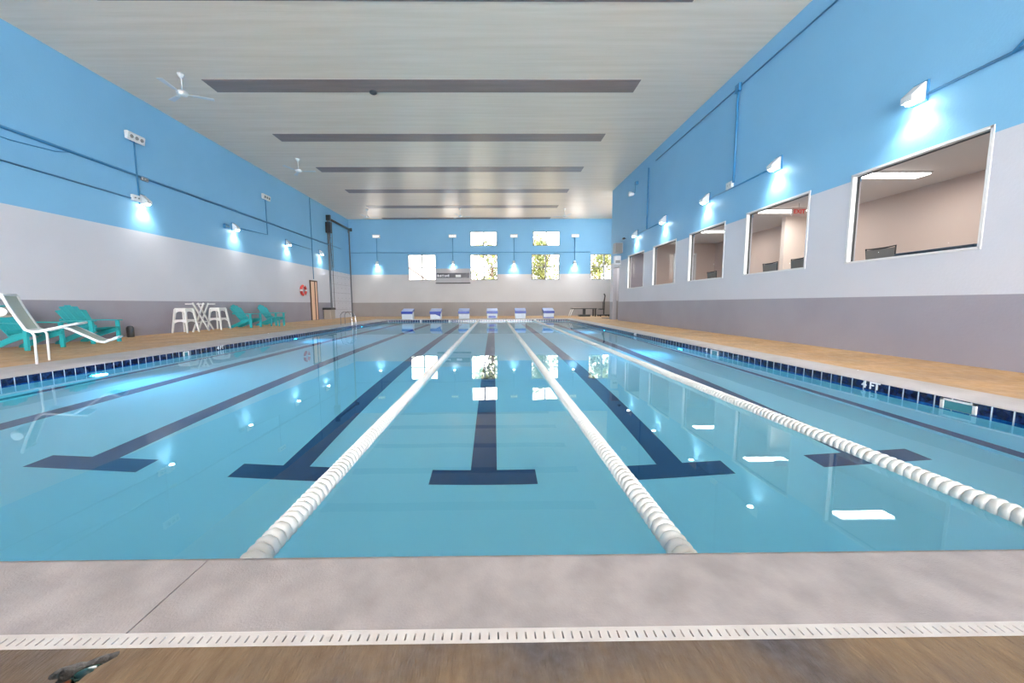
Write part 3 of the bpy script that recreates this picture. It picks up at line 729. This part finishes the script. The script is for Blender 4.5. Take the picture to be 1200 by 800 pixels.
# scoreboard
t = empty('scoreboard', (-3.18, YF, 2.58), 0, 'grey wall scoreboard with a dark display band between the two left far windows', 'scoreboard')
w = MB(); w.box(-1.33,1.33,-.14,0,.0,1.14); w.build('cabinet', M['board_grey'], t, bevel=.01)
w = MB(); w.box(-1.27,1.27,-.152,-.14,.42,.80); dsp = w.build('display', M['board_dark'], t)
w = MB()
for a, b, c_, d_ in ((-1.22,-1.13,.50,.68),(-1.10,-1.04,.50,.64),(-1.0,-.9,.50,.66),(-.86,-.70,.62,.66),(-.81,-.76,.48,.66),(-.66,-.56,.5,.64),(-.52,-.42,.52,.64),(-.39,-.30,.5,.68),(.2,.62,.48,.66)): w.box(a,b,-.156,-.152,c_,d_)
w.build('display_marks', M['letter'], dsp); dsp.children[0]['kind'] = 'stuff'
w = MB(); w.box(-1.36,1.36,-.17,0,-.02,.06); w.build('lower_rail', M['dark'], t)

# ceiling fans
def fan_proto():
    t = empty('ceiling_fan')
    w = MB(); w.lathe([(.09,0),(.085,-.04),(.03,-.12)], 18); w.build('canopy', M['box_white'], t)
    w = MB(); w.tube([(0,0,-.1),(0,0,-.48)], .014, 10); w.build('down_rod', M['box_white'], t)
    w = MB(); w.lathe([(.03,-.44),(.11,-.47),(.14,-.52),(.12,-.57),(.05,-.6)], 20); w.build('motor', M['box_white'], t)
    for k in range(3):
        a = k*2*PI/3; w = MB(); ca, sa = math.cos(a), math.sin(a)
        p0, p1, p2 = Vector((ca*.12,sa*.12,-.54)), Vector((ca*.24,sa*.24,-.54)), Vector((ca*.74,sa*.74,-.525))
        w.bar(p0, p1, .04, .01); w.bar(p1, p2, .10, .012, w2=.15); w.build('blade', M['box_white'], t)
    return t
fp = fan_proto(); first = True
for x, y, rz, lab in ((-8.88,10.2,.5,'white ceiling fan at the left, nearest the camera'),(-8.81,16.5,.1,'white ceiling fan at the left, second along'),(-8.74,25.6,.3,'white ceiling fan in the far left corner'),(-2.29,25.4,.15,'white ceiling fan near the far wall above the scoreboard'),(4.96,25.5,.9,'white ceiling fan near the far wall at the right')):
    o = fp if first else copy_tree(fp); first = False
    o.location = (x, y, HC); o.rotation_euler.z = rz; tag(o, lab, 'ceiling fan', 'white ceiling fans')
w = MB(); w.lathe([(.11,0),(.11,-.03),(.06,-.06)], 18); o = w.build('dark_cap', M['dark']); o.location = (-3.7,11.1,HC-.012); tag(o, 'small dark round cap on the nearest ceiling strip', 'cap')

# ------------------------------------------------------------------ furniture on the left deck
def adirondack():
    """front legs at x = 0, seat runs to -x, width along y"""
    t = empty('adirondack_chair'); hw = .33
    for s in (-1,1):
        w = MB(); w.box(-.045,.045,s*hw-.02,s*hw+.02,0,.56); w.build('leg', M['teal'], t)
        w = MB(); w.prism([(.05,s*(hw-.04)-.015,.30),(.05,s*(hw-.04)-.015,.40),(-.30,s*(hw-.04)-.015,.33),(-.95,s*(hw-.04)-.015,.06),(-.98,s*(hw-.04)-.015,0),(-.80,s*(hw-.04)-.015,0),(-.40,s*(hw-.04)-.015,.16)], (0,.03,0)); w.build('rear_leg', M['teal'], t)
        w = MB(); w.prism([(.08,s*hw-.07,.56),(.08,s*hw+.07,.56),(-.3,s*hw+.07,.565),(-.74,s*hw+.03,.57),(-.74,s*hw-.03,.57),(-.3,s*hw-.06,.565)], (0,0,.025)); w.build('arm', M['teal'], t, bevel=.004)
    w = MB()
    for k in range(6):
        x = .03-.085*k; z = .405-.018*k; w.box(x-.038,x+.038,-hw+.02,hw-.02,z-.02,z)
    w.build('seat', M['teal'], t)
    w = MB(); tops = (.84,.93,.965,.93,.84)
    for k in range(5):
        y = (k-2)*.128; b0 = Vector((-.44, y*.8, .27)); b1 = Vector((-.44-.47*(tops[k]-.27)/.7, y*1.12, tops[k]))
        w.bar(b0, b1, .10, .02, w2=.135, up=(1,0,.4))
    w.bar((-.5,-.27,.40),(-.5,.27,.40),.03,.08); w.bar((-.72,-.36,.60),(-.72,.36,.60),.03,.06)
    w.build('backrest', M['teal'], t)
    return t
ap = adirondack(); first = True
for x, y, rz, lab in ((-9.98,7.12,-.02,'teal slatted adirondack chair half hidden behind the white lounger'),(-10.02,8.48,0,'teal slatted adirondack chair right of the white lounger'),(-10.15,14.85,.0,'teal adirondack chair just right of the white stools'),(-10.15,16.68,0,'rightmost teal adirondack chair by the left wall')):
    o = ap if first else copy_tree(ap); first = False
    o.location = (x,y,0); o.rotation_euler.z = rz; tag(o, lab, 'chair', 'teal adirondack chairs')
def side_table(loc, label):
    t = empty('side_table', loc, 0, label, 'table')
    w = MB()
    for k in range(4): w.box(-.22,.22,-.22+k*.112,-.22+k*.112+.1,.40,.425)
    w.build('table_top', M['teal'], t)
    for sx in (-1,1):
        for sy in (-1,1):
            w = MB(); w.box(sx*.18-.025,sx*.18+.025,sy*.18-.02,sy*.18+.02,0,.40); w.build('leg', M['teal'], t)
side_table((-9.8,15.85,0), 'low teal slatted table between the two far teal chairs')

# reclining lounger with a raised back, in the left foreground
ANG = math.atan2(.56,.83) - PI/2          # the lounger's foot end points along local +y
hx, hy, hwd = -7.5, 4.87, .25
t = empty('pool_lounger', (hx-math.sin(-ANG)*0 - .56*hwd, hy + .83*hwd, 0), ANG, 'white framed sling lounger with raised back at the left edge of the photo', 'lounger')
side = [(-.28,1.13),(-.22,.93),(-.15,.74),(-.08,.57),(-.02,.53),(.06,.53),(.2,.57),(.50,.65)]
foot = [(.34,.59),(.42,.545),(.72,.33),(.80,.31),(.95,.38)]
for s in (-1,1):
    w = MB(); w.tube([(s*.25,y,z) for y,z in side], .021, 10); w.build('side_rail', M['frame_white'], t)
    w = MB(); w.tube([(s*.22,y,z) for y,z in foot], .020, 10); w.build('foot_rail', M['frame_white'], t)
    w = MB(); w.tube([(s*.25,-.02,.53),(s*.25,.01,.47),(s*.25,.0,0)], .018, 10); w.build('leg', M['frame_white'], t)
w = MB(); w.tube([(-.25,-.28,1.13),(.25,-.28,1.13)], .02, 10); w.build('head_bar', M['frame_white'], t)
w = MB(); w.tube([(-.22,.95,.38),(.22,.95,.38)], .02, 10); w.build('foot_bar', M['frame_white'], t)
w = MB(); w.tube([(-.25,.50,.65),(.25,.50,.65)], .018, 10); w.build('knee_bar', M['frame_white'], t)
def sling(pts, hw, name, mat):
    w = MB()
    for (a,b),(c,d) in zip(pts, pts[1:]): w.quad([(-hw,a,b),(hw,a,b),(hw,c,d),(-hw,c,d)])
    bmesh.ops.remove_doubles(w.bm, verts=w.bm.verts, dist=1e-5)
    o = w.build(name, mat, t); so = o.modifiers.new('s','SOLIDIFY'); so.thickness = .012; return o
sling(side[:4], .24, 'back_sling', M['sling']); sling(side[3:], .24, 'seat_sling', M['frame_white']); sling(foot, .21, 'foot_sling', M['sling'])
w = MB(); w.tube([(-.24,-.31,.86),(-.1,-.34,.85),(.1,-.34,.85),(.24,-.31,.86)], .08, 14, radii=[.06,.085,.085,.06]); w.build('head_pillow', M['white_plastic'], t)

# plastic stools
def stool_proto():
    t = empty('plastic_stool'); H = .86; a, b = .17, .26
    w = MB(); w.box(-a-.02,a+.02,-a-.02,a+.02,H-.04,H); w.build('seat', M['white_plastic'], t, bevel=.015)
    for sx in (-1,1):
        for sy in (-1,1):
            w = MB(); w.bar((sx*a,sy*a,H-.04),(sx*b,sy*b,0),.075,.05, w2=.045, t2=.035); w.build('leg', M['white_plastic'], t)
    for s in (-1,1):
        for ax in (0,1):
            def q(u,z):
                e = a+(b-a)*(H-z)/H; u = u*e
                return (u, s*e, z) if ax == 0 else (s*e, u, z)
            for nm, z0, z1, z2 in (('apron',H-.04,H-.12,H-.22),('stretcher',.46,.39,.30)):
                w = MB(); n_ = 8
                for i in range(n_):
                    u0, u1 = -1+2*i/n_, -1+2*(i+1)/n_
                    l0 = z1-(z1-z2)*abs(u0)**3; l1 = z1-(z1-z2)*abs(u1)**3
                    w.quad([q(u0,z0),q(u1,z0),q(u1,l1),q(u0,l0)])
                bmesh.ops.remove_doubles(w.bm, verts=w.bm.verts, dist=1e-5)
                o = w.build(nm, M['white_plastic'], t); so = o.modifiers.new('s','SOLIDIFY'); so.thickness = .02
    return t
st = stool_proto(); st.location = (-10.82, 12.0, 0); tag(st, 'white plastic stool left of the crossed folding stand', 'stool', 'white plastic stools by the left wall')
s2 = copy_tree(st); s2.location = (-10.82, 13.62, 0); s2['label'] = 'white plastic stool right of the crossed folding stand'
t = empty('folding_stand', (-10.82, 12.75, 0), 0, 'white folding stand with crossed legs between the two white stools', 'folding stand')
for x, dy in ((.12,-.26),(-.10,.26)):
    w = MB(); w.bar((x,-.34+dy,0),(x,.26+dy,1.03),.035,.05); w.build('crossed_leg', M['white_plastic'], t)
    w = MB(); w.bar((x+.04,.38+dy,0),(x+.04,-.30+dy,1.03),.035,.05); w.build('crossed_leg', M['white_plastic'], t)
for y, z in ((-.53,1.0),(-.02,1.0),(.5,1.0)):
    w = MB(); w.bar((.17,y,z),(-.12,y,z),.04,.03); w.build('top_rail', M['white_plastic'], t)
w = MB(); w.bar((.14,-.26-.17,.34),(.14,-.26+.17,.34),.03,.05); w.build('lower_rail', M['white_plastic'], t)
w = MB(); w.bar((-.08,.26-.17,.34),(-.08,.26+.17,.34),.03,.05); w.build('lower_rail', M['white_plastic'], t)
# small canister and cable by the wall
w = MB(); w.lathe([(.085,0),(.09,.03),(.09,.28),(.06,.33),(.02,.34)], 18); o = w.build('canister', M['dark']); o.location = (XL+.22,10.2,0); tag(o, 'small dark grey canister standing at the foot of the left wall', 'canister')
w = MB(); w.tube([(XL+.03,9.0+.1*k,.34-.26*math.sin(k/12*1.4)) for k in range(13)], .01, 6); tag(w.build('wall_cable', M['box_grey']), 'thin grey cable drooping along the left wall toward the canister', 'cable')
# life ring
t = empty('life_ring', (XL+.08, 21.12, 1.80), 0, 'red and white life ring on the left wall beside the peach door', 'life ring')
w = MB()
for k in range(4):
    a0 = k*PI/2+.18; pts = [(0, .27*math.cos(a0+(PI/2-.36)*j/8), .27*math.sin(a0+(PI/2-.36)*j/8)) for j in range(9)]; w.tube(pts, .07, 10)
w.build('red_buoy', M['red'], t)
w = MB()
for k in range(4):
    a0 = k*PI/2-.18; pts = [(0, .27*math.cos(a0+.36*j/3), .27*math.sin(a0+.36*j/3)) for j in range(4)]; w.tube(pts, .073, 10)
w.build('white_band', M['white_plastic'], t)
# bin
t = empty('waste_bin', (-10.95, 23.95, 0), 0, 'beige bin with black top beside the lifting door', 'bin')
w = MB(); w.prism([(-.24,-.34,0),(.24,-.34,0),(.24,.34,0),(-.24,.34,0)], (0,0,.62)); w.build('body', M['beige'], t, bevel=.02)
w = MB(); w.box(-.28,.28,-.38,.38,.62,.76); w.build('lid', M['black'], t, bevel=.02)
# chrome grab rails of the ladder, far left
t = empty('pool_ladder', (PXL, 16.8, 0), 0, 'pair of chrome grab rails on the left pool edge far back', 'pool ladder')
for s in (-1,1):
    w = MB(); w.tube([(-.45,s*.25,0),(-.45,s*.25,.45),(-.40,s*.25,.56),(-.28,s*.25,.62),(-.05,s*.25,.58),(.06,s*.25,.40),(.08,s*.25,0),(.08,s*.25,-.9)], .016, 10); w.build('grab_rail', M['steel'], t)
for q in range(3):
    w = MB(); w.box(.05,.13,-.25,.25,-.35-q*.25,-.32-q*.25); w.build('tread', M['white_plastic'], t)

# ------------------------------------------------------------------ things at the far right
t = empty('picnic_table', (6.65, 26.6, 0), 0, 'low dark framed table with a tan top by the far wall', 'table')
w = MB(); w.box(-.88,.88,-.4,.4,.55,.61, M['dark']); w.box(-.84,-.2,-.38,.38,.61,.63, M['tan_top']); w.build('table_top', None, t)
w = MB(); w.box(-.06,.14,-.06,.06,.06,.55); w.box(-.35,.45,-.25,.25,0,.14); w.build('pedestal', M['black'], t)
for s in (-1,1):
    w = MB(); w.box(.74,.84,s*.3-.04,s*.3+.04,0,.55); w.build('leg', M['black'], t)
    w = MB(); w.tube([(-.84,s*.3,.55),(-.95,s*.3,.3),(-1.05,s*.3,0)], .03, 8); w.build('curved_leg', M['white_plastic'], t)
t = empty('pool_lift', (8.02, 26.3, 0), 0, 'dark wheeled pool lift with upright mast near the right wall end', 'pool lift')
w = MB(); w.box(-.35,.4,-.3,.3,.06,.16); w.build('base', M['dark'], t, bevel=.02)
w = MB(); w.tube([(.05,0,.16),(.05,0,1.05),(.12,0,1.5),(.04,0,1.66)], .05, 10); w.build('mast', M['dark'], t)
w = MB(); w.box(-.32,.0,-.22,.22,.5,.58); w.build('seat', M['black'], t, bevel=.02)
w = MB(); w.box(.0,.05,-.22,.22,.5,1.08); w.build('backrest', M['black'], t, bevel=.02)
for sx in (-.28,.32):
    for sy in (-.3,.3):
        w = MB(); w.lathe([(.02,-.025),(.08,-.02),(.08,.02),(.02,.025)], 14, 'Y', (sx,sy,.08)); w.build('wheel', M['black'], t)
w = MB(); w.box(-.35,.35,-.5,.5,0,.03); o = w.build('floor_mat', M['dark'], bevel=.008); o.location = (7.35,22.6,0); tag(o, 'small dark mat on the deck at the end of the right wall', 'mat')

# ------------------------------------------------------------------ outside, seen through the far windows
w = MB(); w.quad([(-60,YF+.2,-.3),(60,YF+.2,-.3),(60,90,-.3),(-60,90,-.3)]); w.quad([(WX+.2,-10,-.3),(60,-10,-.3),(60,YF+.2,-.3),(WX+.2,YF+.2,-.3)]); tag(w.build('ground', M['bounce_ground'], norm=False), kind=S)
def tree(x, y, h, r, n, label):
    t = empty('tree', (x,y,-.3), 0, label, 'tree', 'trees outside the far windows')
    w = MB(); w.tube([(0,0,0),(.1,0,h*.4),(0,.1,h*.75)], .2, 8, radii=[.26,.18,.08])
    for q in range(5):
        a = q*1.3; w.tube([(0.05,0,h*(.35+.07*q)),(math.cos(a)*r*.6,math.sin(a)*r*.6,h*(.55+.07*q))], .05, 6, radii=[.08,.03])
    w.build('trunk', M['bark'], t)
    vs, fs = [], []; rnd = random.Random(int(x*10+y))
    cl = [(rnd.gauss(0,r*.45), rnd.gauss(0,r*.45), h*rnd.uniform(.38,1.0), rnd.uniform(.5,1.0)*r*.42) for _ in range(22)]
    for _ in range(n):
        cxx, cyy, czz, cr = rnd.choice(cl); d = Vector((rnd.gauss(0,1),rnd.gauss(0,1),rnd.gauss(0,1))).normalized()*cr*rnd.uniform(.6,1)
        p_ = Vector((cxx,cyy,czz)) + d; u = Vector((rnd.uniform(-1,1),rnd.uniform(-1,1),rnd.uniform(-1,1))).normalized(); v = u.orthogonal().normalized(); s_ = rnd.uniform(.09,.17)
        b0 = len(vs); vs += [p_-u*s_, p_+v*s_*.5, p_+u*s_, p_-v*s_*.5]; fs.append((b0,b0+1,b0+2,b0+3))
    me = bpy.data.meshes.new('foliage'); me.from_pydata(vs, [], fs); me.materials.append(M['leaf']); o = bpy.data.objects.new('foliage', me); C.objects.link(o); o.parent = t
tree(-.2, 38, 7.2, 2.2, 3500, 'thin leaved tree seen through the second far window')
tree(4.9, 36.5, 7.6, 2.6, 5200, 'yellow green tree seen through the third far window')
tree(10.2, 35.5, 7.0, 2.5, 5200, 'yellow green tree seen through the rightmost far window')
def house(x0, x1, y, hw_, hr, label, flip=1):
    t = empty('neighbouring_house', ((x0+x1)/2, y, -.3), 0, label, 'house', 'houses outside the far windows'); w2 = (x1-x0)/2
    w = MB(); w.prism([(-w2,0,0),(w2,0,0),(w2,0,hw_),(0,0,hr),(-w2,0,hw_)], (0,6,0)); w.build('walls', M['siding'], t)
    for s in (-1,1):
        w = MB(); w.bar((s*(w2+.4),3,hw_-.35*(hr-hw_)/w2),(0,3,hr+.08),6.6,.12, up=(0,0,1)); w.build('roof_slope', M['roofing'], t)
        w = MB(); w.bar((s*(w2+.4),-.32,hw_-.35*(hr-hw_)/w2-.02),(0,-.32,hr+.02),.05,.16, up=(0,0,1)); w.build('fascia', M['fascia'], t)
house(-16.5, -5.2, 42, 2.4, 6.2, 'pale gabled house seen through the leftmost far window')
house(1.0, 5.2, 44, 3.1, 4.6, 'low white gabled house behind the tree in the third far window')

# ------------------------------------------------------------------ world, light, camera
wd = bpy.data.worlds.new('sky'); bpy.context.scene.world = wd; wd.use_nodes = True
bg = wd.node_tree.nodes['Background']; bg.inputs[0].default_value = (1,.98,.96,1); bg.inputs[1].default_value = 18
sc = bpy.context.scene
cam = bpy.data.cameras.new('camera'); co = bpy.data.objects.new('camera', cam); C.objects.link(co)
pitch, yaw, roll = .099, .010, -.005
fwd = Vector((math.sin(yaw)*math.cos(pitch), math.cos(yaw)*math.cos(pitch), -math.sin(pitch)))
right = Vector((math.cos(yaw), -math.sin(yaw), 0)); up = right.cross(fwd)
r2 = right*math.cos(roll) + up*math.sin(roll); u2 = -right*math.sin(roll) + up*math.cos(roll)
R = Matrix((r2, u2, -fwd)).transposed().to_4x4()
co.matrix_world = Matrix.Translation(CAMP) @ R
cam.sensor_width = 36; cam.sensor_fit = 'HORIZONTAL'; cam.lens = 441.318/1200*36; cam.shift_x = (600-583.288)/1200; cam.clip_start = .02; cam.clip_end = 300
sc.camera = co
sc.view_settings.view_transform = 'Standard'; sc.view_settings.look = 'None'; sc.view_settings.gamma = 1; sc.view_settings.use_curve_mapping = False
sc.view_settings.exposure = 0.8
sc.cycles.max_bounces = 10; sc.cycles.diffuse_bounces = 5; sc.cycles.glossy_bounces = 5; sc.cycles.transmission_bounces = 8; sc.cycles.transparent_max_bounces = 12
sc.cycles.sample_clamp_indirect = 6
